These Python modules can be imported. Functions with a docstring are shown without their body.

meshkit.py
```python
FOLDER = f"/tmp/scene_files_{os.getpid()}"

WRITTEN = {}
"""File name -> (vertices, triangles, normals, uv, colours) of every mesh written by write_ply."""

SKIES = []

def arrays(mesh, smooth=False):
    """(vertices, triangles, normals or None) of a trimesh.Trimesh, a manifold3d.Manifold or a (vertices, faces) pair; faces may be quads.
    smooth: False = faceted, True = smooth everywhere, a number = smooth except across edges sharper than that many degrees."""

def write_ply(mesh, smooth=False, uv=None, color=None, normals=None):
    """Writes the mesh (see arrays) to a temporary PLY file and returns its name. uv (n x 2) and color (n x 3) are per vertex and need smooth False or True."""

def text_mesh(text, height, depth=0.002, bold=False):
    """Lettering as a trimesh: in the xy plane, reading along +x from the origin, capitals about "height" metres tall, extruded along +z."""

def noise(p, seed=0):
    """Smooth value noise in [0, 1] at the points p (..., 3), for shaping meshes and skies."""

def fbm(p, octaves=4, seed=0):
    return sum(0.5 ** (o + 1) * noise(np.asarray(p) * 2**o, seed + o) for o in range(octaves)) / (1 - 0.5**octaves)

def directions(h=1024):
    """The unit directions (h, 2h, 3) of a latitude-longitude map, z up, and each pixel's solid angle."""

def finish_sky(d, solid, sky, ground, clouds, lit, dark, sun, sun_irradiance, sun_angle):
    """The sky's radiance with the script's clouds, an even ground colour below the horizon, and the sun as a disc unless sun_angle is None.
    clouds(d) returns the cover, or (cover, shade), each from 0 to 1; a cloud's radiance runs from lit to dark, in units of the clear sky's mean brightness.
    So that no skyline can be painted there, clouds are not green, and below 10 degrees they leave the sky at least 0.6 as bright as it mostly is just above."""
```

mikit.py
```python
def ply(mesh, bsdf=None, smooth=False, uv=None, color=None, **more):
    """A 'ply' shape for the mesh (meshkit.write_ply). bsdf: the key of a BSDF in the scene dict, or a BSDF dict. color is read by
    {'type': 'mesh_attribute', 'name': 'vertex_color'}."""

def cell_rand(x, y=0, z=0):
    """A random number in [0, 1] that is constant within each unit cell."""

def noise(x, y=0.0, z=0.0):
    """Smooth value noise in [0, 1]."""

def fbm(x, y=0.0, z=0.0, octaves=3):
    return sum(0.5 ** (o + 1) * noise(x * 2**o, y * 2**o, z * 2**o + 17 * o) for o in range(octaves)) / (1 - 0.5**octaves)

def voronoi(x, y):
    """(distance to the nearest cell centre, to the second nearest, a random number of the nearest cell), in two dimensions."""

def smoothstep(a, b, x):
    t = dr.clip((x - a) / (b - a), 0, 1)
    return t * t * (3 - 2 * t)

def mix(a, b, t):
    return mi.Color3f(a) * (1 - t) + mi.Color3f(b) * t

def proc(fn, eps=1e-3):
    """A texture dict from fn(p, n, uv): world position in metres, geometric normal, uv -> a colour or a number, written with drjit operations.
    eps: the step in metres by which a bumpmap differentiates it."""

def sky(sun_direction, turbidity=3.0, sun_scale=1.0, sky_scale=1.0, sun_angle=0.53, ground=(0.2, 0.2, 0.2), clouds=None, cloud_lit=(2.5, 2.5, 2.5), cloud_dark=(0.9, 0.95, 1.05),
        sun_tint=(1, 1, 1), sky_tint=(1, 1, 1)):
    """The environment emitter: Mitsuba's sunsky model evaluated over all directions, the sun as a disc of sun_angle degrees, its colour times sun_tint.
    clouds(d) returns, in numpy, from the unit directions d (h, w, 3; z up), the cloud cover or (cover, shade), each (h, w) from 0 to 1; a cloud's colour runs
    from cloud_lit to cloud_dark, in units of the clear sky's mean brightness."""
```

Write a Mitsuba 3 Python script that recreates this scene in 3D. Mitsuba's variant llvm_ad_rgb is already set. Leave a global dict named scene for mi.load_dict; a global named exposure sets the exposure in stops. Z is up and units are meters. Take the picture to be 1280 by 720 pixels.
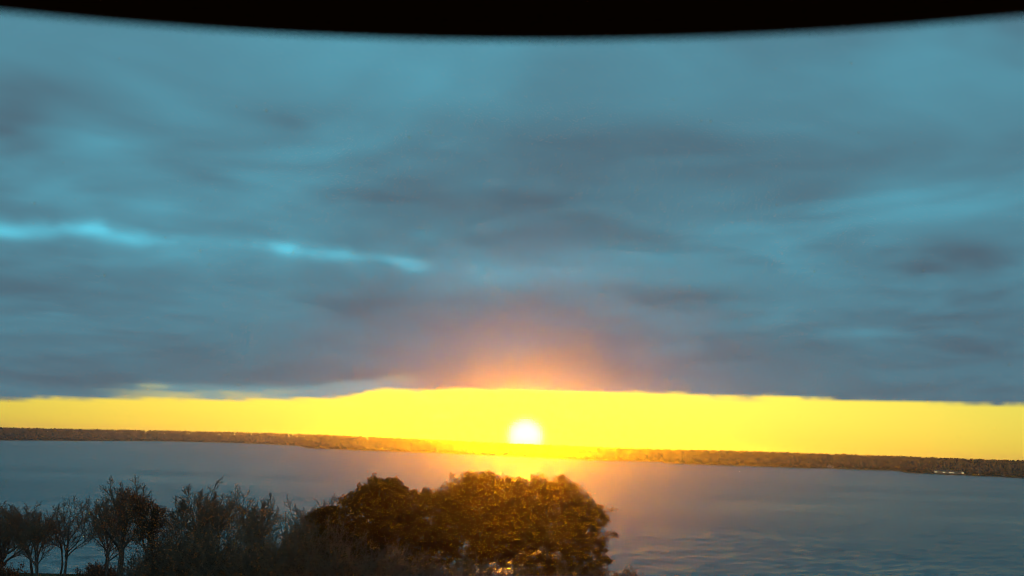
import math
import numpy as np, trimesh, mitsuba as mi, drjit as dr, mikit, meshkit

T = mi.ScalarTransform4f
scene, labels = {}, {}

# ------------------------------------------------------------------ camera, sky, sun, exposure
exposure = 5.3
EYE = np.array([0.0, 0.0, 25.0])                      # on a mast beside the boat yard, 25 m above the lake
PITCH, ROLL, HFOV = math.radians(9.06), math.atan(0.0324), 55.0
FWD = np.array([0, math.cos(PITCH), math.sin(PITCH)])
U0 = np.array([0, -math.sin(PITCH), math.cos(PITCH)])
UP = U0 * math.cos(ROLL) - np.array([1.0, 0, 0]) * math.sin(ROLL)
HAZE_DENSITY = 0.80e-4
scene['glow_haze'] = {'type': 'homogeneous', 'albedo': {'type': 'rgb', 'value': 0.95}, 'sigma_t': HAZE_DENSITY,
                     'phase': {'type': 'hg', 'g': 0.925}}  # added haze, its scattering shaped to spread an orange glow round the sun
scene['camera'] = {'type': 'thinlens', 'fov': HFOV, 'fov_axis': 'x', 'aperture_radius': 0.0013, 'focus_distance': 400.0,
                   'near_clip': 0.02, 'far_clip': 60000.0, 'medium': {'type': 'ref', 'id': 'glow_haze'},
                   'to_world': T().look_at(origin=EYE.tolist(), target=(EYE + FWD).tolist(), up=UP.tolist())}

SUN_AZ, SUN_EL = 1.06, 0.46                           # degrees, setting straight ahead


def sm(a, b, x):
    t = np.clip((x - a) / (b - a), 0, 1)
    return t * t * (3 - 2 * t)


def clouds(d):
    """A lid of stratocumulus with a clear slot along the western horizon."""
    el = np.degrees(np.arcsin(d[..., 2]))
    az = np.degrees(np.arctan2(d[..., 0], d[..., 1]))
    # the lid seen in perspective: a layer overhead
    w = d[..., :2] / (d[..., 2:3] + 0.07)
    p = np.concatenate([w, np.zeros_like(w[..., :1])], -1)
    warp = np.stack([meshkit.fbm(p * 0.8 + 3, 3, 5), meshkit.fbm(p * 0.8 + 9, 3, 6), 0 * el], -1) - 0.5
    big = meshkit.fbm(p * [0.62, 0.5, 1] + warp * 1.1 + [4.3, 1.2, 0], 4, 11)
    mid = meshkit.fbm(p * [1.7, 1.5, 1] + warp * 2.0 + [1.3, 7.7, 0], 4, 21)
    fine = meshkit.fbm(p * [5, 5.5, 1] + warp * 4, 3, 31)
    shade = 0.73 + 0.54 * (big - 0.5) + 0.38 * (mid - 0.5) + 0.26 * (fine - 0.5) + 0.03
    # thicker, greyer towards the far edge of the lid
    low = 1 - sm(3.5, 10.5, el)
    shade = shade * (1 - low) + low * (0.92 + 0.22 * (mid - 0.5) + 0.14 * (big - 0.5) + 0.12 * (fine - 0.5))
    # the torn seam that lets bright sky through on the left, and other thin places
    seam = np.interp(az, [-60, -28, -23.4, -20, -16.7, -13.2, -9.9, -6, 0, 6, 40], [9, 10.1, 10.75, 10.55, 10.7, 10.65, 10.45, 10.3, 9.75, 9.5, 9])
    seam = seam + 0.5 * (meshkit.fbm(np.stack([az * 0.35, el * 0.1, 0 * az], -1), 3, 41) - 0.5)
    on = sm(4, -5, az) * sm(-75, -40, az)
    rag = meshkit.fbm(np.stack([az * 0.45, el * 0.6, 0 * az], -1), 4, 43)
    shade -= on * np.exp(-((el - seam) / 0.42) ** 2) * (0.08 + 0.46 * sm(0.40, 0.72, rag))
    shade -= on * np.exp(-((el - seam + 0.5) / 1.2) ** 2) * 0.10
    for a, e, sa, se, k in [(-28, 10.1, 1.6, .30, .45), (-23.6, 10.75, 1.0, .35, .45), (-22.2, 10.4, 1.4, .4, .35), (-13.1, 10.6, 0.7, .30, .36), (-12.3, 10.45, 0.4, .2, .22), (-13.3, 10.3, 1.2, .7, .15),
                            (-6.6, 10.35, 1.0, .25, .42), (-5.8, 10.0, .9, .35, .45), (-8.5, 10.5, 2.2, .22, .22), (-20.5, 12.2, 1.8, .5, .22), (-24.2, 14.8, 2.6, 1.1, .16), (-26, 12.4, 4, 1.0, .12),
                            (14.8, 7.35, 1.3, .22, .16), (19.5, 6.6, 2.2, .25, .14), (10, 10.4, 7, 1.0, .15), (24.2, 13.0, 3.2, .7, .13), (27, 21, 8, 4, .18), (12, 21, 7, 2.6, .12), (-10, 22, 12, 2.5, .10), (-14, 13.4, 6, 1.4, .10),
                            (24.3, 10.8, 2.6, 1.0, -.22), (20.5, 9.9, 3.5, .4, -.08), (-28, 15.2, 2.4, 1.6, -.26), (-27, 17.5, 3, 1.0, -.10), (17.5, 14.0, 3.4, 1.1, -.20), (9, 17.4, 6, 1.3, -.12), (-3, 17.8, 5, 1.0, -.10), (-13, 18.2, 4, .8, -.10),
                            (3, 12.5, 7, 3, -.10), (-27, 7.4, 5, .7, -.08), (-17, 8.3, 5, .5, -.06), (9, 8.9, 6, .5, -.08)]:
        wob = 1.5 * (mid - 0.5) * se + 0.8 * (fine - 0.5) * se
        shade -= 1.05 * k * np.exp(-((az - a) / sa) ** 2 - ((el - e + wob) / se) ** 2)
    # lower edge of the lid: open slot in the west, closing behind
    edge = np.interp(az, [-180, -110, -60, -27, -23.4, -19.4, -14.3, -10.8, -9, -7.2, -3.5, 0.2, 3.9, 7.6, 16.5, 22.2, 27.6, 60, 110, 180],
                     [0.2, 0.8, 1.4, 1.46, 1.62, 1.89, 2.08, 2.2, 2.5, 2.92, 3.0, 3.08, 3.2, 3.17, 3.08, 2.95, 2.88, 2.6, 1.2, 0.2])
    rough = meshkit.fbm(np.stack([az * 0.40, el * 1.2, 0 * az], -1), 5, 51) - 0.5
    edge = edge + 0.36 * rough + 0.13 * (meshkit.fbm(np.stack([az * 1.5, el * 2.5, 0 * az], -1), 3, 53) - 0.5)
    cover = sm(-0.08, 0.10, el - edge)
    # thin pale veils under the thick edge on the left
    thin = sm(-24, -19, az) * sm(-3.5, -7.5, az) * sm(0.95, 0.55, el - edge) * cover
    rag2 = meshkit.fbm(np.stack([az * 0.30, el * 3.0, 0 * az], -1), 4, 61)
    cover = cover - thin * (0.04 + 0.30 * sm(0.48, 0.75, rag2))
    shade = shade - 0.30 * thin
    wisp = sm(0.50, 0.70, rag2) * np.exp(-((el - edge + 0.35) / 0.22) ** 2) * sm(-1, -5, az) * sm(-13, -10, az)
    cover = np.maximum(cover, 0.55 * wisp)
    for a, e, L, s in [(-3.2, 2.45, 1.0, .07), (3.9, 1.75, .8, .08), (-3.8, 1.5, .7, .06), (12.0, 3.0, 2.0, .12), (13.5, 2.9, 1.0, .1)]:   # slivers of dark cloud in the slot
        cover = np.maximum(cover, 0.30 * np.exp(-((az - a) / L) ** 2 - ((el - e) / s) ** 2))
    shade = 1 - 0.5 * (1 - shade)
    # white core and bloom of the sun, painted in as added bright cloud
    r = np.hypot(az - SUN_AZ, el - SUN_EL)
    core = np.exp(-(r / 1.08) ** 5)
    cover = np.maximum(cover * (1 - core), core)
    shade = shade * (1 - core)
    return np.clip(cover, 0, 1), np.clip(shade, 0, 1)


CLEAR_MEAN = 0.0045                                   # mean of the clear sky below, in which clouds are given
KEY = 1.0 / (CLEAR_MEAN * 2 ** exposure)
a, e = math.radians(SUN_AZ), math.radians(SUN_EL)
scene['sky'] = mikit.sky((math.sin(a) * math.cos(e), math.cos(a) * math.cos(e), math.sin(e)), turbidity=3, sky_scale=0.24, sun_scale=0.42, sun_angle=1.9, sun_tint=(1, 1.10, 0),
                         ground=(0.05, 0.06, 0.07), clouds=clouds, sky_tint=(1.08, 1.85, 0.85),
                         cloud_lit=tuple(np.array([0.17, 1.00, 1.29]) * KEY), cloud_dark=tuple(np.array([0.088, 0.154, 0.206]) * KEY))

# ------------------------------------------------------------------ materials
def rgb(*c): return {'type': 'rgb', 'value': list(c)}
def two(d): return {'type': 'twosided', 'bsdf': d}


def water_ripple(p, n, uv):
    x, y = p.x, p.y
    return 0.10 * mikit.fbm(x / 1.1, y / 0.6, 0, 3)


def water_rough(p, n, uv):
    return 0.22 + 0.07 * mikit.smoothstep(0.3, 0.7, mikit.fbm(p.x / 130, p.y / 45, 5.0, 4))


scene['water_mat'] = two({'type': 'bumpmap', 'bump': mikit.proc(water_ripple, eps=0.05), 'scale': 1.0,
                          'bsdf': {'type': 'principled', 'base_color': rgb(0.012, 0.035, 0.045), 'roughness': mikit.proc(water_rough), 'specular': 0.55}})


def soil(p, n, uv):
    a = mikit.fbm(p.x / 3, p.y / 3, 0, 4)
    b = mikit.fbm(p.x / 0.5, p.y / 0.5, 7, 3)
    return mikit.mix([0.035, 0.032, 0.018], [0.085, 0.070, 0.042], mikit.smoothstep(0.3, 0.7, a)) * (0.6 + 0.8 * b)


scene['ground_mat'] = two({'type': 'diffuse', 'reflectance': mikit.proc(soil)})


def hill_soil(p, n, uv):
    return mikit.mix([0.028, 0.026, 0.022], [0.055, 0.046, 0.036], mikit.fbm(p.x / 40, p.y / 40, 0, 3))


scene['hill_mat'] = two({'type': 'diffuse', 'reflectance': mikit.proc(hill_soil)})


def bark(p, n, uv):
    a = mikit.fbm(p.x * 5, p.y * 5, p.z * 0.9, 3)
    return mikit.mix([0.09, 0.066, 0.055], [0.24, 0.18, 0.15], a)


def pine_bark(p, n, uv):
    a = mikit.fbm(p.x * 6, p.y * 6, p.z * 1.6, 3)
    return mikit.mix([0.09, 0.06, 0.042], [0.24, 0.17, 0.125], a)


scene['bark_mat'] = two({'type': 'diffuse', 'reflectance': mikit.proc(bark)})
scene['pine_bark_mat'] = two({'type': 'diffuse', 'reflectance': mikit.proc(pine_bark)})
scene['twig_mat'] = two({'type': 'diffuse', 'reflectance': rgb(0.25, 0.135, 0.088)})


def leaf_noise(lo, hi, s):
    return mikit.proc(lambda p, n, uv: mikit.mix(lo, hi, mikit.fbm(p.x * s, p.y * s, p.z * s, 3)))


def leaf(lo, hi, s=0.7, trans=0.7):
    return {'type': 'principledthin', 'base_color': leaf_noise(lo, hi, s), 'roughness': 0.6, 'diff_trans': trans, 'spec_trans': 0.0}


scene['needle_mat'] = leaf([0.062, 0.040, 0.015], [0.19, 0.070, 0.018], trans=1.8)  # orange sun glow mixed into the needle colour
scene['evergreen_mat'] = leaf([0.062, 0.038, 0.016], [0.18, 0.066, 0.018], trans=1.8)  # leaf colour reddened too, carrying the same orange glow
scene['dead_leaf_mat'] = leaf([0.075, 0.040, 0.024], [0.16, 0.085, 0.05])
scene['far_tree_mat'] = {'type': 'diffuse', 'reflectance': leaf_noise([0.016, 0.015, 0.017], [0.046, 0.040, 0.042], 0.06)}  # colour darkened to include the shade among the crown clumps
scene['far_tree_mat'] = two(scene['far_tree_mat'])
scene['siding_mat'] = two({'type': 'roughplastic', 'diffuse_reflectance': rgb(0.62, 0.62, 0.60), 'alpha': 0.3})
scene['siding_grey_mat'] = two({'type': 'roughplastic', 'diffuse_reflectance': rgb(0.36, 0.38, 0.38), 'alpha': 0.3})
scene['roof_mat'] = two({'type': 'diffuse', 'reflectance': rgb(0.10, 0.10, 0.10)})
scene['pane_mat'] = two({'type': 'principled', 'base_color': rgb(0.02, 0.025, 0.03), 'roughness': 0.1, 'specular': 0.6})
scene['timber_mat'] = two({'type': 'diffuse', 'reflectance': rgb(0.16, 0.14, 0.12)})
scene['black_plastic_mat'] = two({'type': 'diffuse', 'reflectance': rgb(0.010, 0.009, 0.010)})
scene['galvanised_mat'] = two({'type': 'roughconductor', 'material': 'Al', 'alpha': 0.35})


# ------------------------------------------------------------------ helpers
taken = {}


def numbered(name):
    n = taken.get(name, -1) + 1
    taken[name] = n
    return name if n == 0 else f'{name}_{n:03d}'


def put(key, mesh, mat, smooth=False, **more):
    key = numbered(key)
    scene[key] = mikit.ply(mesh, mat, smooth, **more)
    return key


def thing(name, label, cat, group=None):
    key = numbered(name)
    labels[key] = {'label': label, 'category': cat}
    if group:
        labels[key]['group'] = group
    return key


def unit(v):
    return v / np.maximum(np.linalg.norm(v, axis=-1, keepdims=True), 1e-9)


def tubes(P, R, sides):
    """P (B, n, 3) polylines, R (B, n) radii -> one mesh."""
    B, n = R.shape
    t = unit(np.gradient(P, axis=1))
    ref = np.where(np.abs(t[:, :1, 2:]) < 0.9, [0, 0, 1.0], [1.0, 0, 0])
    a = unit(np.cross(t, ref))
    b = np.cross(t, a)
    ang = np.arange(sides) * 2 * np.pi / sides
    v = P[:, :, None] + R[:, :, None, None] * (np.cos(ang)[:, None] * a[:, :, None] + np.sin(ang)[:, None] * b[:, :, None])
    i, j = np.meshgrid(np.arange(n - 1), np.arange(sides), indexing='ij')
    q = np.stack([i * sides + j, i * sides + (j + 1) % sides, (i + 1) * sides + (j + 1) % sides, (i + 1) * sides + j], -1).reshape(-1, 4)
    f = (q[None] + (np.arange(B) * n * sides)[:, None, None]).reshape(-1, 4)
    return v.reshape(-1, 3), np.vstack([f[:, [0, 1, 2]], f[:, [0, 2, 3]]])


def join(*meshes):
    vs, fs, at = [], [], 0
    for v, f in meshes:
        vs.append(v); fs.append(f + at); at += len(v)
    return np.vstack(vs), np.vstack(fs)


def grow(rng, o, d, length, r0, n, wob, up, tip=0.35):
    P, d = [o], unit(d)
    step = (length / (n - 1))[:, None]
    for _ in range(n - 1):
        d = unit(d + wob * rng.normal(size=d.shape) + np.array([0, 0, up]))
        P.append(P[-1] + d * step)
    P = np.stack(P, 1)
    R = r0[:, None] * (1 - (1 - tip) * np.linspace(0, 1, n))[None]
    return P, R


def sprout(rng, P, R, k, t0, t1, a0, a1, ratio, taper=0.5, rad=0.6, end=True):
    """k children on each branch: origin, direction, length and radius."""
    B, n, _ = P.shape
    L = np.linalg.norm(np.diff(P, axis=1), axis=-1).sum(1)
    t = t0 + (t1 - t0) * (np.arange(k)[None] + rng.random((B, k))) / k
    if end:
        t[:, -1] = 0.97
    x = t * (n - 1)
    i = np.minimum(x.astype(int), n - 2)
    fr = (x - i)[..., None]
    b = np.arange(B)[:, None]
    o = P[b, i] * (1 - fr) + P[b, i + 1] * fr
    tan = unit(P[b, i + 1] - P[b, i])
    r = R[b, i] * (1 - fr[..., 0]) + R[b, i + 1] * fr[..., 0]
    ph = rng.random((B, 1)) * 6.28 + np.arange(k)[None] * 2.4 + rng.normal(size=(B, k)) * 0.4
    ref = np.where(np.abs(tan[..., 2:]) < 0.9, [0, 0, 1.0], [1.0, 0, 0])
    e1 = unit(np.cross(tan, ref)); e2 = np.cross(tan, e1)
    perp = np.cos(ph)[..., None] * e1 + np.sin(ph)[..., None] * e2
    an = np.radians(a0 + (a1 - a0) * rng.random((B, k)))
    if end:
        an[:, -1] *= 0.35
    d = np.cos(an)[..., None] * tan + np.sin(an)[..., None] * perp
    ln = L[:, None] * ratio * (1 - taper * (t - t0) / (t1 - t0 + 1e-9)) * (0.75 + 0.5 * rng.random((B, k)))
    return o.reshape(-1, 3), d.reshape(-1, 3), ln.reshape(-1), np.minimum(r * rad, r).reshape(-1)


def blades(rng, c, size, width, up=0.2):
    """Small pointed faces, one at each centre, facing every way."""
    N = len(c)
    d = unit(rng.normal(size=(N, 3)) + [0, 0, up])
    s = unit(np.cross(d, rng.normal(size=(N, 3))))
    l = (size * (0.6 + 0.8 * rng.random(N)))[:, None]
    w = (width * (0.6 + 0.8 * rng.random(N)))[:, None]
    v = np.stack([c - s * w * 0.5, c + d * l * 0.55 - s * w * 0.62, c + d * l, c + d * l * 0.5 + s * w * 0.62], 1)
    q = np.arange(N)[:, None] * 4 + np.arange(4)
    return v.reshape(-1, 3), np.vstack([q[:, [0, 1, 2]], q[:, [0, 2, 3]]])


# ------------------------------------------------------------------ lake, near bank, far shore
rng = np.random.default_rng(7)


def structure(key, mesh, mat, label, smooth=True):
    k = put(key, mesh, mat, smooth)
    labels[k] = {'label': label, 'kind': 'structure'}
    return k


def grid(xs, ys, zf):
    X, Y = np.meshgrid(xs, ys)
    v = np.stack([X, Y, zf(X, Y)], -1).reshape(-1, 3)
    n = len(xs)
    i, j = np.meshgrid(np.arange(len(ys) - 1), np.arange(n - 1), indexing='ij')
    q = np.stack([i * n + j, i * n + j + 1, (i + 1) * n + j + 1, (i + 1) * n + j], -1).reshape(-1, 4)
    return v, q


# the lake: one sheet, a fan of wind waves modelled ever more coarsely with distance
wa = np.radians(np.concatenate([np.linspace(-88, -33, 40)[:-1], np.linspace(-33, 33, 600), np.linspace(33, 88, 40)[1:]]))
wd = [140.0]
while wd[-1] < 2600:
    wd.append(wd[-1] + 0.70 * wd[-1] ** 2 / (25 * 983))
wd = np.array(wd + [3000, 3600, 4300])


def lake_waves(x, y, d):
    p = np.stack([x, y, 0 * x], -1)
    gust = 0.45 + 1.1 * meshkit.fbm(p * [1 / 70, 1 / 120, 1], 3, 91)
    h = 0.40 * (meshkit.fbm(p * [1 / 2.6, 1 / 1.9, 1], 3, 92) - 0.5) * sm(900, 250, d)
    h += 0.62 * (meshkit.fbm(p * [1 / 6.0, 1 / 4.5, 1] + 5, 3, 93) - 0.5) * sm(2600, 900, d)
    h += 0.14 * (meshkit.fbm(p * [1 / 30.0, 1 / 24.0, 1] + 9, 2, 94) - 0.5) * sm(2600, 1500, d)
    return h * gust


WA, WD = np.meshgrid(wa, wd)
lx, ly = np.sin(WA) * WD, np.cos(WA) * WD
lv = np.stack([lx, ly, lake_waves(lx, ly, WD)], -1).reshape(-1, 3)
i, j = np.meshgrid(np.arange(len(wd) - 1), np.arange(len(wa) - 1), indexing='ij')
nw_ = len(wa)
structure('lake', (lv, np.stack([i * nw_ + j + nw_, i * nw_ + j + nw_ + 1, i * nw_ + j + 1, i * nw_ + j], -1).reshape(-1, 4)[:, ::-1]), 'water_mat', 'wide grey-blue lake ruffled by the wind', True)


def bank_z(X, Y):
    p = np.stack([X, Y, 0 * X], -1)
    edge = 166 + 5 * (meshkit.fbm(p / 28, 3, 71) - 0.5) - 3 * sm(0, 60, X)
    z = 2.0 + 0.5 * (meshkit.fbm(p / 9, 4, 72) - 0.5) + 0.5 * sm(120, 60, Y)
    return z + (-1.2 - z) * sm(0, 7, Y - edge)


bx = np.concatenate([np.linspace(-5000, -200, 25)[:-1], np.arange(-200, 120, 2.5), np.linspace(120, 5000, 25)])
by = np.concatenate([np.linspace(-600, 60, 12)[:-1], np.arange(60, 182, 1.6)])
structure('ground', grid(bx, by, bank_z), 'ground_mat', 'dark winter grass bank under the trees by the water')

# far shore: azimuth (degrees), distance of the waterline, height of the tree tops above the lake (m)
SHORE = np.array([(-62, 1900, 24), (-48, 2100, 24.5), (-35.3, 2320, 25.0), (-26.9, 2348, 27.3), (-23.2, 2781, 30.2), (-19.2, 3478, 35.9), (-15.0, 3684, 39.8), (-13.0, 3443, 39.8),
                  (-11.7, 3244, 39.3), (-11.27, 2553, 36.4), (-6.1, 2372, 34.0), (-3.36, 2269, 31.6), (0.31, 2127, 28.6), (4.9, 1909, 26.6), (8.75, 2081, 26.8),
                  (9.2, 1879, 26.9), (14.7, 1923, 28.2), (21.5, 2041, 27.6), (21.9, 1811, 27.2), (27.4, 1727, 26.6), (34.8, 1675, 26.4), (48, 1600, 25.5), (62, 1500, 25)])
az = np.linspace(-62, 62, 621)
D0 = np.interp(az, SHORE[:, 0], SHORE[:, 1]) + 60 * (meshkit.fbm(np.stack([az * 0.5, 0 * az, 0 * az], -1), 4, 81) - 0.5)
TOP = np.interp(az, SHORE[:, 0], SHORE[:, 2])
OFF = np.array([-12, 2, 10, 60, 160, 320, 600, 900.0])
rise = np.array([-0.8, 0.3, 1.2, 0.22, 0.6, 1.0, 1.0, 1.0])


def land_z(t_top, off):
    hill = np.maximum(t_top - 9.5, 8)
    return np.where(off < 10, np.interp(off, [-12, 2, 10], [-0.8, 0.4, 1.3]), 1.3 + (hill - 1.3) * sm(8, 200, off))


A, O = np.meshgrid(np.radians(az), OFF)
rr = D0[None] + O
zz = land_z(TOP[None], O)
v = np.stack([np.sin(A) * rr, np.cos(A) * rr, zz], -1).reshape(-1, 3)
n = len(az)
i, j = np.meshgrid(np.arange(len(OFF) - 1), np.arange(n - 1), indexing='ij')
q = np.stack([i * n + j, i * n + j + 1, (i + 1) * n + j + 1, (i + 1) * n + j], -1).reshape(-1, 4)
structure('hills', (v, q), 'hill_mat', 'low wooded far shore of the lake under the yellow sky')

# far woods: every tree a trunk and a ragged crown of twig clumps
N = 5400
ta = rng.uniform(-40, 40, N)
to = 4 + 290 * rng.random(N) ** 1.3
td = np.interp(ta, az, D0) + to
tt = np.interp(ta, az, TOP)
tz = land_z(tt, to)
th = (tt - np.maximum(land_z(tt, np.full(N, 320.0)), 0) + 5 * sm(200, 20, to)) * (0.88 + 0.14 * rng.random(N)) * (0.80 + 0.2 * sm(0, 140, to))
th *= 1 + 0.10 * (meshkit.fbm(np.stack([ta * 1.4, to * 0.02, 0 * ta], -1), 3, 83) - 0.5)
base = np.stack([np.sin(np.radians(ta)) * td, np.cos(np.radians(ta)) * td, tz - 0.4], -1)
ico = trimesh.creation.icosphere(subdivisions=1)
iv, ifc = np.array(ico.vertices), np.array(ico.faces)
wide = (th * rng.uniform(0.30, 0.52, N))[:, None]
lump = 1 + 0.26 * rng.normal(size=(N, len(iv)))
c = iv[None] * lump[..., None] * np.stack([wide[:, 0], wide[:, 0], th * 0.42], -1)[:, None] + (base + np.stack([0 * th, 0 * th, th * 0.60], -1))[:, None]
crown = (c.reshape(-1, 3), (ifc[None] + (np.arange(N) * len(iv))[:, None, None]).reshape(-1, 3))
tp = np.stack([base, base + np.stack([0 * th, 0 * th, th * 0.8], -1)], 1)
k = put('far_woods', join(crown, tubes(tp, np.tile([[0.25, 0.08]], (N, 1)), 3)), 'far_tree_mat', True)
labels[k] = {'label': 'leafless grey-brown woods lining the far shore', 'kind': 'stuff'}


# ------------------------------------------------------------------ houses on the far shore
def box(x, y, z, c=(0, 0, 0)):
    m = trimesh.creation.box((x, y, z)); m.apply_translation(c); return m


def prism_roof(w, d, h, over, z):
    w2, d2 = w / 2 + over, d / 2 + over
    v = np.array([[-w2, -d2, z], [w2, -d2, z], [w2, d2, z], [-w2, d2, z], [-w2, 0, z + h], [w2, 0, z + h]])
    return trimesh.convex.convex_hull(v)


def on_shore(a_deg, off):
    dd = np.interp(a_deg, az, D0) + off
    x, y = math.sin(math.radians(a_deg)) * dd, math.cos(math.radians(a_deg)) * dd
    return np.array([x, y, float(land_z(np.interp(a_deg, az, TOP), np.array(float(off))))])


def house(a_deg, off, w, d, h, siding, label, lit=False):
    t = thing('lakeside_house', label, 'house', None)
    p = on_shore(a_deg, off)
    M = trimesh.transformations.translation_matrix(p + [0, 0, -0.5]) @ trimesh.transformations.rotation_matrix(-math.radians(a_deg), [0, 0, 1])
    def add(part, m, mat):
        m = m.copy(); m.apply_transform(M); return put(f'{t}__{part}', m, mat)
    add('wall', box(w, d, h, (0, 0, h / 2)), siding)
    r = add('roof', prism_roof(w, d, h * 0.45, 0.5, h + 0.003), 'roof_mat')
    m = box(0.9, 0.9, 1.6, (w * 0.25, 0, h * 1.45)); m.apply_transform(M); put(f'{r}__chimney', m, 'timber_mat')
    nw = max(2, int(w / 3))
    for kx in range(nw):
        x = (kx + 0.5) / nw * w - w / 2
        f = add('window', box(1.3, 0.12, 1.5, (x, -d / 2 - 0.03, h * 0.55)), 'siding_mat')
        m = box(1.1, 0.06, 1.3, (x, -d / 2 - 0.10, h * 0.55)); m.apply_transform(M); put(f'{f}__pane', m, 'pane_mat')
    add('door', box(1.0, 0.14, 2.1, (w * 0.07, -d / 2 - 0.02, 1.5)), 'timber_mat')
    return t


for args in [(24.85, 34, 15, 9, 5.0, 'siding_grey_mat', 'pale grey house on the far shore just right of the row of lights'),
             (25.25, 14, 6, 5, 3.2, 'siding_mat', 'small white cottage at the water edge right of the row of lights'),
             (26.75, 30, 22, 10, 5.2, 'siding_grey_mat', 'long pale house among trees on the far shore at the right edge'),
             (18.0, 20, 12, 8, 4.5, 'siding_grey_mat', 'grey house half hidden in far shore woods left of the lights')]:
    house(*args)

# long marina building with a row of lit windows
t = thing('marina_building', 'low marina building with a row of lit windows on the far right shore', 'building')
p = on_shore(23.95, 8)
M = trimesh.transformations.translation_matrix(p + [0, 0, -0.6]) @ trimesh.transformations.rotation_matrix(-math.radians(23.95), [0, 0, 1])
def mar(part, m, mat, **kw):
    m.apply_transform(M); return put(f'{t}__{part}', m, mat, **kw)
mar('wall', box(46, 9, 4.6, (0, 0, 2.3)), 'timber_mat')
mar('roof', prism_roof(46, 9, 2.2, 0.6, 4.603), 'roof_mat')
mar('deck', box(48, 5, 0.3, (0, -7.2, 0.9)), 'timber_mat')
lit = trimesh.util.concatenate([box(w_, 0.1, h_, (x_, -4.57, z_)) for x_, w_, h_, z_ in [(-20.5, 3.4, 1.5, 3.2), (-8.5, 3.4, 1.4, 3.0), (1, 3.0, 1.5, 2.9), (5.5, 2.2, 1.3, 2.8), (19.5, 3.4, 1.5, 3.1)]])
k = mar('lit_window', lit, 'pane_mat', emitter={'type': 'area', 'radiance': rgb(0.026, 0.022, 0.010)})
labels[k] = {'label': 'row of warm lit windows', 'kind': 'stuff'}


# ------------------------------------------------------------------ trees on the near bank
def ground_at(x, y):
    return float(bank_z(np.array([[x]]), np.array([[y]]))[0, 0])


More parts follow.
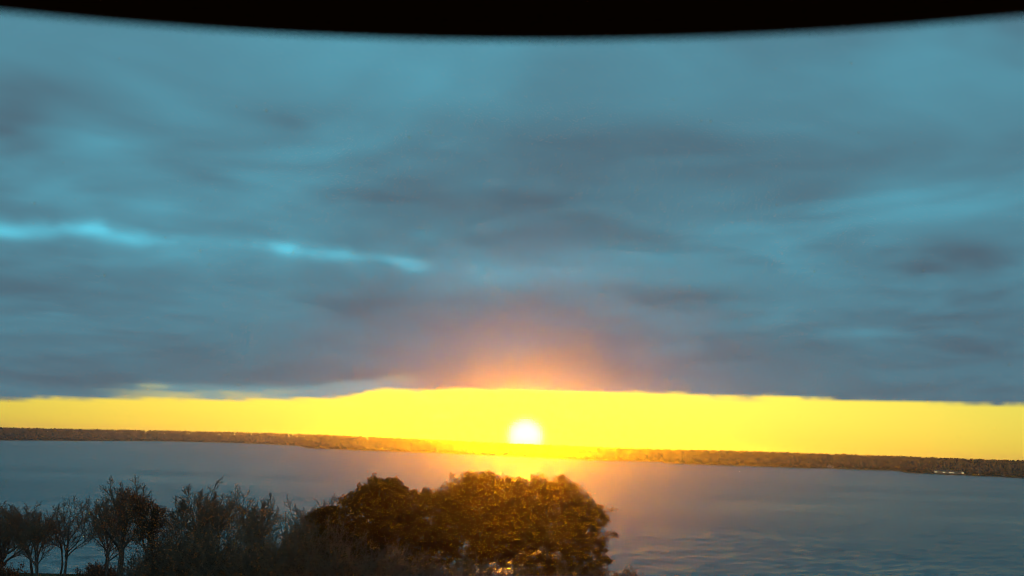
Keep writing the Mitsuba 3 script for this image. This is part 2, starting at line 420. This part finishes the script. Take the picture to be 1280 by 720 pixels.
def bare_tree(x, y, top, label, group=None, seed=0, lean=(0, 0), limbs=6, spread=(28, 50), fork=0.36, trunk_r=None, dense=6, stems=1, upr=0.07, leaves=None, name='bare_tree', wid=1.0, thick=1.0):
    rng = np.random.default_rng(1000 + seed)
    t = thing(name, label, 'tree', group)
    z0 = ground_at(x, y) - 0.15
    h = top - z0
    o = np.tile([[x, y, z0]], (stems, 1)) + rng.normal(size=(stems, 3)) * [0.35, 0.35, 0] * (stems > 1)
    d0 = np.tile([[lean[0], lean[1], 1.0]], (stems, 1)) + (stems > 1) * rng.normal(size=(stems, 3)) * [0.22, 0.22, 0]
    r0 = np.full(stems, trunk_r or 0.022 * h) / math.sqrt(stems)
    P0, R0 = grow(rng, o, d0, np.full(stems, h * 0.62), r0, 9, 0.07, 0.03, 0.42)
    R0[:, 0] *= 1.25
    P1, R1 = grow(rng, *sprout(rng, P0, R0, limbs, fork / 0.62, 1.0, *spread, 0.78 * wid, 0.42, 0.70), 9, 0.13, upr, 0.28)
    P2, R2 = grow(rng, *sprout(rng, P1, R1, 7, 0.22, 1.0, 26, 52, 0.52, 0.5, 0.55), 7, 0.15, upr * 0.8, 0.3)
    P3, R3 = grow(rng, *sprout(rng, P2, R2, dense, 0.2, 1.0, 24, 55, 0.50, 0.5, 0.6), 4, 0.17, upr * 0.7, 0.4)
    P4, R4 = grow(rng, *sprout(rng, P3, R3, 6, 0.15, 1.0, 22, 55, 0.55, 0.4, 0.7), 3, 0.2, upr, 0.5)
    # fit the drawn height to the wanted one
    zmax = np.percentile(P4[..., 2], 99.7)
    s = (top - z0) / (zmax - z0)
    for P in (P0, P1, P2, P3, P4):
        P[..., 2] = z0 + (P[..., 2] - z0) * s
    put(f'{t}__trunk', tubes(P0, R0, 8), 'bark_mat', True)
    for b in range(len(P1)):
        put(f'{t}__limb', tubes(P1[b:b + 1], R1[b:b + 1], 6), 'bark_mat', True)
    put(f'{t}__crown', join(tubes(P2, np.maximum(R2, 0.030 * thick), 4), tubes(P3, np.maximum(R3, 0.020 * thick), 3), tubes(P4, np.maximum(R4, 0.013 * thick), 3)), 'twig_mat')
    if leaves:
        pick = P4[rng.random(len(P4)) < leaves]
        c = (pick[:, 1:] + rng.normal(size=(len(pick), 2, 3)) * 0.14).reshape(-1, 3)
        put(f'{t}__foliage', blades(rng, np.repeat(c, 2, 0) + rng.normal(size=(len(c) * 2, 3)) * 0.12, 0.22, 0.14, -0.3), 'dead_leaf_mat')
    return t


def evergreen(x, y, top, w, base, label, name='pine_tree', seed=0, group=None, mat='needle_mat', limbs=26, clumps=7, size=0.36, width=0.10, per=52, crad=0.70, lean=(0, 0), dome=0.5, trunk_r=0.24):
    """Trunk, spreading limbs, and clumps of foliage at the limb ends; w: crown half-width, base: height where the crown begins."""
    rng = np.random.default_rng(2000 + seed)
    t = thing(name, label, 'tree', group)
    z0 = ground_at(x, y) - 0.15
    h = top - z0
    P0, R0 = grow(rng, np.array([[x, y, z0]]), np.array([[lean[0], lean[1], 1.0]]), np.array([h * 0.95]), np.array([trunk_r]), 12, 0.018, 0.02, 0.25)
    # limb tips spread over an uneven dome; every limb leaves the trunk lower down and rises to its tip
    u = (np.arange(limbs) + 0.3 + 0.4 * rng.random(limbs)) / limbs
    cz = -0.45 + 1.43 * u
    ph = np.arange(limbs) * 2.39996 + rng.normal(size=limbs) * 0.25
    cr = np.sqrt(np.clip(1 - cz ** 2, 0.0, 1))
    low_h = 0.42 * (top - base)
    ctr = base + low_h
    hz = np.where(cz > 0, top - crad * 0.55 - ctr, low_h / 0.45)
    out = (0.76 + 0.28 * rng.random(limbs)) * np.where(rng.random(limbs) < 0.25, 0.72, 1.0)
    axis = np.stack([np.interp(np.full(limbs, q), P0[0, :, 2], P0[0, :, k]) for k, q in ((0, ctr), (1, ctr))], -1)
    tip = np.concatenate([axis + (np.stack([np.cos(ph), np.sin(ph)], -1) * (cr * w * out)[:, None]), (ctr + cz * hz * (0.90 + 0.10 * out))[:, None]], -1)
    za = np.clip(tip[:, 2] - (0.25 + 0.35 * rng.random(limbs)) * (cr * w + 1.5), base - 1.5, top - 1.5)
    att = np.stack([np.interp(za, P0[0, :, 2], P0[0, :, k]) for k in (0, 1)] + [za], -1)
    tt_ = np.linspace(0, 1, 7)[None, :, None]
    midp = att * 0.45 + tip * 0.55 - np.array([0, 0, 0.5]) + rng.normal(size=tip.shape) * 0.3
    P1 = (1 - tt_) ** 2 * att[:, None] + 2 * tt_ * (1 - tt_) * midp[:, None] + tt_ ** 2 * tip[:, None]
    P1 = P1 + rng.normal(size=P1.shape) * 0.05 * (tt_ > 0)
    R1 = (trunk_r * 0.36 * (1 - 0.5 * u))[:, None] * (1 - 0.72 * tt_[..., 0])
    tk = np.concatenate([np.ones((limbs, 1)), 0.38 + 0.6 * rng.random((limbs, clumps - 1))], 1)
    fr = tk * 6; i0 = np.minimum(fr.astype(int), 5); fr = (fr - i0)[..., None]
    bb = np.arange(limbs)[:, None]
    root = P1[bb, i0] * (1 - fr) + P1[bb, i0 + 1] * fr
    end = root + rng.normal(size=root.shape) * np.array([0.17, 0.17, 0.10]) * w * (tk[..., None] < 1) + np.array([0, 0, 0.12])
    end[..., 2] = np.minimum(end[..., 2], top - crad * 0.4)
    root, end = root.reshape(-1, 3), end.reshape(-1, 3)
    P2 = root[:, None] + (end - root)[:, None] * np.linspace(0, 1, 4)[None, :, None] + np.array([0, 0, -0.12]) * np.array([0, .7, 1, 0])[None, :, None]
    R2 = np.tile([[0.035, 0.028, 0.02, 0.012]], (len(P2), 1))
    put(f'{t}__trunk', tubes(P0, R0, 8), 'pine_bark_mat', True)
    for b in range(limbs):
        put(f'{t}__limb', tubes(P1[b:b + 1], R1[b:b + 1], 5), 'pine_bark_mat', True)
    c = np.concatenate([end, P2[:, 2] + rng.normal(size=end.shape) * 0.15])
    pts = np.repeat(c, per, 0)
    g = unit(rng.normal(size=pts.shape)) * (rng.random((len(pts), 1)) ** 0.42) * np.array([1, 1, 0.66])
    rad = np.repeat(crad * rng.uniform(0.5, 1.15, len(c)), per)[:, None]
    pts = pts + g * rad * (1 + 0.25 * rng.normal(size=(len(pts), 1)))
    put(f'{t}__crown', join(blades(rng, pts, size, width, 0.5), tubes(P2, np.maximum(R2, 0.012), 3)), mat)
    return t


BG = dict()
bare_tree(-74.6, 151, 14.2, 'crooked bare tree with low dark limbs at the far left edge', seed=1, limbs=11, spread=(30, 62), fork=0.2, trunk_r=0.42, dense=8, wid=1.2)
bare_tree(-69.6, 151, 13.9, 'slim bare tree leaning over, second from the left edge', seed=2, lean=(-0.02, 0), limbs=9, fork=0.36, spread=(26, 54), trunk_r=0.26, wid=1.2, dense=8)
bare_tree(-68.3, 157, 12.6, 'slender bare tree with a wispy flat top, third from the left edge', seed=3, limbs=7, fork=0.40, spread=(26, 52), trunk_r=0.2, wid=1.0, dense=8)
bare_tree(-64.6, 150, 15.2, 'bare tree with a trunk bending right, left of the tallest bare tree', seed=4, lean=(0.10, 0), limbs=9, fork=0.30, spread=(24, 52), trunk_r=0.25, dense=8, wid=1.15)
bare_tree(-61.6, 158, 14.6, 'low spreading bare tree behind, just left of the tallest bare tree', seed=5, limbs=10, fork=0.22, spread=(30, 60), trunk_r=0.2, dense=8, wid=1.1)
bare_tree(-55.2, 147, 18.5, 'tallest bare tree on the left, thick dark trunk forking into upright limbs', seed=6, limbs=11, fork=0.30, spread=(16, 44), trunk_r=0.55, dense=9, upr=0.08, wid=1.0, thick=1.35)
bare_tree(-50.6, 157, 14.8, 'bushy bare tree filling the gap right of the tallest bare tree', seed=7, limbs=9, fork=0.20, spread=(25, 55), dense=7)
bare_tree(-47.6, 141, 17.2, 'rounded tree holding dead russet leaves among the bare trees', seed=8, limbs=9, fork=0.25, spread=(22, 50), leaves=0.55, dense=7, name='russet_oak')
bare_tree(-45.4, 152, 16.6, 'dense bare tree between the russet tree and the umbrella-topped tree', seed=9, limbs=9, fork=0.30, spread=(22, 50), thick=1.2, dense=7)
bare_tree(-45.4, 143, 18.9, 'bare tree with a bare curved stem and an umbrella-shaped top', seed=10, lean=(0.09, 0), limbs=9, fork=0.50, spread=(28, 52), trunk_r=0.34, dense=8, thick=1.3)
bare_tree(-39.4, 140, 17.1, 'bare tree with a thicket of upright twigs right of the umbrella-topped tree', seed=11, limbs=9, fork=0.28, spread=(24, 52), thick=1.2, wid=1.1, dense=7)
bare_tree(-35.9, 148, 17.6, 'bare tree with tall upright switches in the middle of the bare row', seed=12, limbs=9, fork=0.32, spread=(20, 46), upr=0.08, thick=1.2, dense=7)
bare_tree(-32.0, 137, 17.5, 'bare tree with spiky upright tips left of the dome-shaped evergreen', seed=13, limbs=9, fork=0.30, spread=(20, 46), upr=0.09, thick=1.2, dense=7)
bare_tree(-28.4, 143, 16.6, 'thin-twigged bare tree next but one to the dome-shaped evergreen', seed=14, thick=1.15, limbs=9, fork=0.3, spread=(20, 46), dense=7)
bare_tree(-25.6, 147, 17.0, 'bare tree partly behind the left flank of the dome-shaped evergreen', seed=15, thick=1.15, limbs=9, fork=0.3, spread=(20, 46), dense=6)

bare_tree(-77.6, 157, 13.2, 'bare tree cut off by the left edge of the photo', seed=16, limbs=9, fork=0.25, spread=(26, 54), dense=8, trunk_r=0.26)
bare_tree(-72.6, 159, 12.4, 'low bare tree in the back row between the two leftmost trunks', seed=17, limbs=9, fork=0.25, spread=(28, 56), dense=8, trunk_r=0.2)
bare_tree(-66.6, 146, 12.8, 'short bare tree with a round twiggy top in front of the slender wispy tree', seed=18, limbs=9, fork=0.30, spread=(28, 56), dense=8, trunk_r=0.2)
bare_tree(-59.2, 152, 15.2, 'bare tree close against the left side of the tallest bare tree', seed=19, limbs=9, fork=0.26, spread=(24, 52), dense=8, trunk_r=0.22, wid=1.1)
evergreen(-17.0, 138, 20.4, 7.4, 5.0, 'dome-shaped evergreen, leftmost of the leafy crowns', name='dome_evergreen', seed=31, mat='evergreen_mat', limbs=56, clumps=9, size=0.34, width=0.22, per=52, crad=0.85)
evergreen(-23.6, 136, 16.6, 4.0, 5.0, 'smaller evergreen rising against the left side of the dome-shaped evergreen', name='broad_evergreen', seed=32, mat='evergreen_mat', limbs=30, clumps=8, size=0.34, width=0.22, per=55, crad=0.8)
evergreen(-10.6, 144, 18.6, 4.8, 7.5, 'low flat-topped pine between the dome-shaped evergreen and the tall pines', seed=33, limbs=34, clumps=8)
evergreen(-7.0, 150, 19.3, 4.6, 9, 'pine standing behind, left of the two tallest pines', seed=34, limbs=30)
evergreen(-3.0, 140, 21.3, 6.4, 9.5, 'tall pine, left one of the two tallest pines', seed=35, limbs=48, clumps=9, crad=0.8)
evergreen(1.6, 148, 20.4, 5.0, 11.0, 'pine directly under the setting sun, between the two tallest pines', seed=36, limbs=34, clumps=8, crad=0.75)
evergreen(5.9, 136, 21.2, 7.4, 8.5, 'tall pine, right one of the two tallest pines', seed=37, limbs=52, clumps=9, crad=0.8)
evergreen(10.4, 140, 18.2, 4.6, 7.5, 'rightmost pine with branch tips reaching out over the water', seed=38, limbs=30, clumps=6)


# ------------------------------------------------------------------ undergrowth on the bank
def thicket(x, y, top, w, label, seed, leaves=0.0, name='brush_thicket'):
    rng = np.random.default_rng(3000 + seed)
    t = thing(name, label, 'shrub')
    n = int(25 * w)
    o = np.stack([x + rng.uniform(-w, w, n), y + rng.uniform(-2.5, 2.5, n), 0 * np.arange(n)], -1)
    o[:, 2] = [ground_at(*p[:2]) - 0.1 for p in o]
    L = (top - o[:, 2]) * rng.uniform(0.6, 1.05, n)
    P0, R0 = grow(rng, o, rng.normal(size=(n, 3)) * [0.25, 0.25, 0] + [0, 0, 1], L, np.full(n, 0.045), 7, 0.12, 0.03, 0.3)
    P1, R1 = grow(rng, *sprout(rng, P0, R0, 7, 0.15, 1.0, 25, 60, 0.5, 0.5, 0.6), 4, 0.18, 0.06, 0.4)
    P2, R2 = grow(rng, *sprout(rng, P1, R1, 6, 0.1, 1.0, 25, 60, 0.5, 0.5, 0.7), 3, 0.2, 0.05, 0.5)
    put(f'{t}__stem', tubes(P0, R0, 5), 'bark_mat', True)
    put(f'{t}__crown', join(tubes(P1, np.maximum(R1, 0.026), 3), tubes(P2, np.maximum(R2, 0.020), 3)), 'twig_mat')
    if leaves:
        pick = P2[rng.random(len(P2)) < leaves]
        c = pick[:, 1:].reshape(-1, 3)
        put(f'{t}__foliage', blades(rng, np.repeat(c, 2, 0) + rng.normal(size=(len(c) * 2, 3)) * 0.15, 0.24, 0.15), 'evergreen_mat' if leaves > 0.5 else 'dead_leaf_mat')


for i, a_ in enumerate([(-74, 146, 5.2, 4.0, 'dark low brush under the leftmost bare tree', .5), (-49.5, 144, 7.5, 2.8, 'brown brush below the tallest bare tree', .1),
                        (-44.5, 138, 11.0, 4.0, 'tall brown brush under the russet tree', .12), (-39, 135, 12.0, 4.5, 'tall brush under the spiky bare trees, left clump', .12),
                        (-31, 132, 12.4, 4.5, 'tall brush under the spiky bare trees, right clump', .15), (-24, 131, 13.0, 4.0, 'tall brush in front of the dome-shaped evergreen, left clump', .2),
                        (-16, 131, 10.5, 3.8, 'tall brush in front of the dome-shaped evergreen, right clump', .25), (-9.5, 136, 8.5, 3.5, 'brush between the evergreens and the tall pine trunks', .2),
                        (-3.5, 133, 9.0, 3.6, 'brown brush under the left one of the two tallest pines', .3), (2.5, 132, 8.3, 3.4, 'brown brush under the pine below the sun', .3), (8.2, 132, 9.2, 3.4, 'brown brush under the right one of the two tallest pines', .35),
                        (13.5, 146, 7.0, 2.5, 'bush at the foot of the rightmost pine', .6), (18.5, 151, 6.4, 2.0, 'small bush on the bank at the right end of the trees', .4),
                        (-62, 158, 4.5, 3.0, 'thin low brush between bare trunks left of the tallest bare tree', .05)]):
    thicket(*a_[:5], seed=i, leaves=a_[5])

# ------------------------------------------------------------------ the camera's own hood, whose black brim shows along the top
t = thing('camera_hood', 'black rounded hood brim of the weather camera along the top edge', 'camera hood')
RIGHT = np.cross(FWD, UP)
B4 = np.eye(4); B4[:3, 0], B4[:3, 1], B4[:3, 2], B4[:3, 3] = RIGHT, FWD, UP, EYE
def hood(part, m, mat='black_plastic_mat', smooth=40):
    m.apply_transform(B4); return put(f'{t}__{part}', m, mat, smooth)
prof = np.array([[0.0, 0.0], [0.2275, 0.0], [0.2295, 0.0006], [0.23, 0.002], [0.2295, 0.0034], [0.2275, 0.004], [0.0, 0.004]])
brim = trimesh.creation.revolve(prof, sections=160); brim.apply_translation((0.004, -0.0335, 0.0487))
hood('brim', brim)
dome = trimesh.creation.revolve(np.array([[0.0, 0.07]] + [[0.15 * math.sin(q), 0.07 * math.cos(q)] for q in np.linspace(0.15, 1.57, 12)] + [[0.0, 0.0]]), sections=80)
dome.apply_translation((0.004, -0.0335, 0.0540)); hood('cap', dome)
hood('bracket', trimesh.creation.cylinder(0.02, segment=[(-0.004, -0.12, 0.075), (-0.004, -0.50, 0.075)], sections=20))
mast = trimesh.creation.cylinder(0.07, segment=[(0, -0.52, 2.0), (0, -0.52, 25.25)], sections=24)
put(f'{t}__mast', mast, 'galvanised_mat', 40)

# ------------------------------------------------------------------ evening haze over the lake, added for the orange sun glow
lo, hi = np.array([-5600, -700, -3.0]), np.array([5600, 4700, 46.0])
scene['haze'] = {'type': 'cube', 'to_world': T().translate(((lo + hi) / 2).tolist()).scale(((hi - lo) / 2).tolist()), 'bsdf': {'type': 'null'}, 'interior': {'type': 'ref', 'id': 'glow_haze'}}
labels['haze'] = {'label': 'thin evening haze over the lake, added for the orange sun glow', 'kind': 'stuff'}
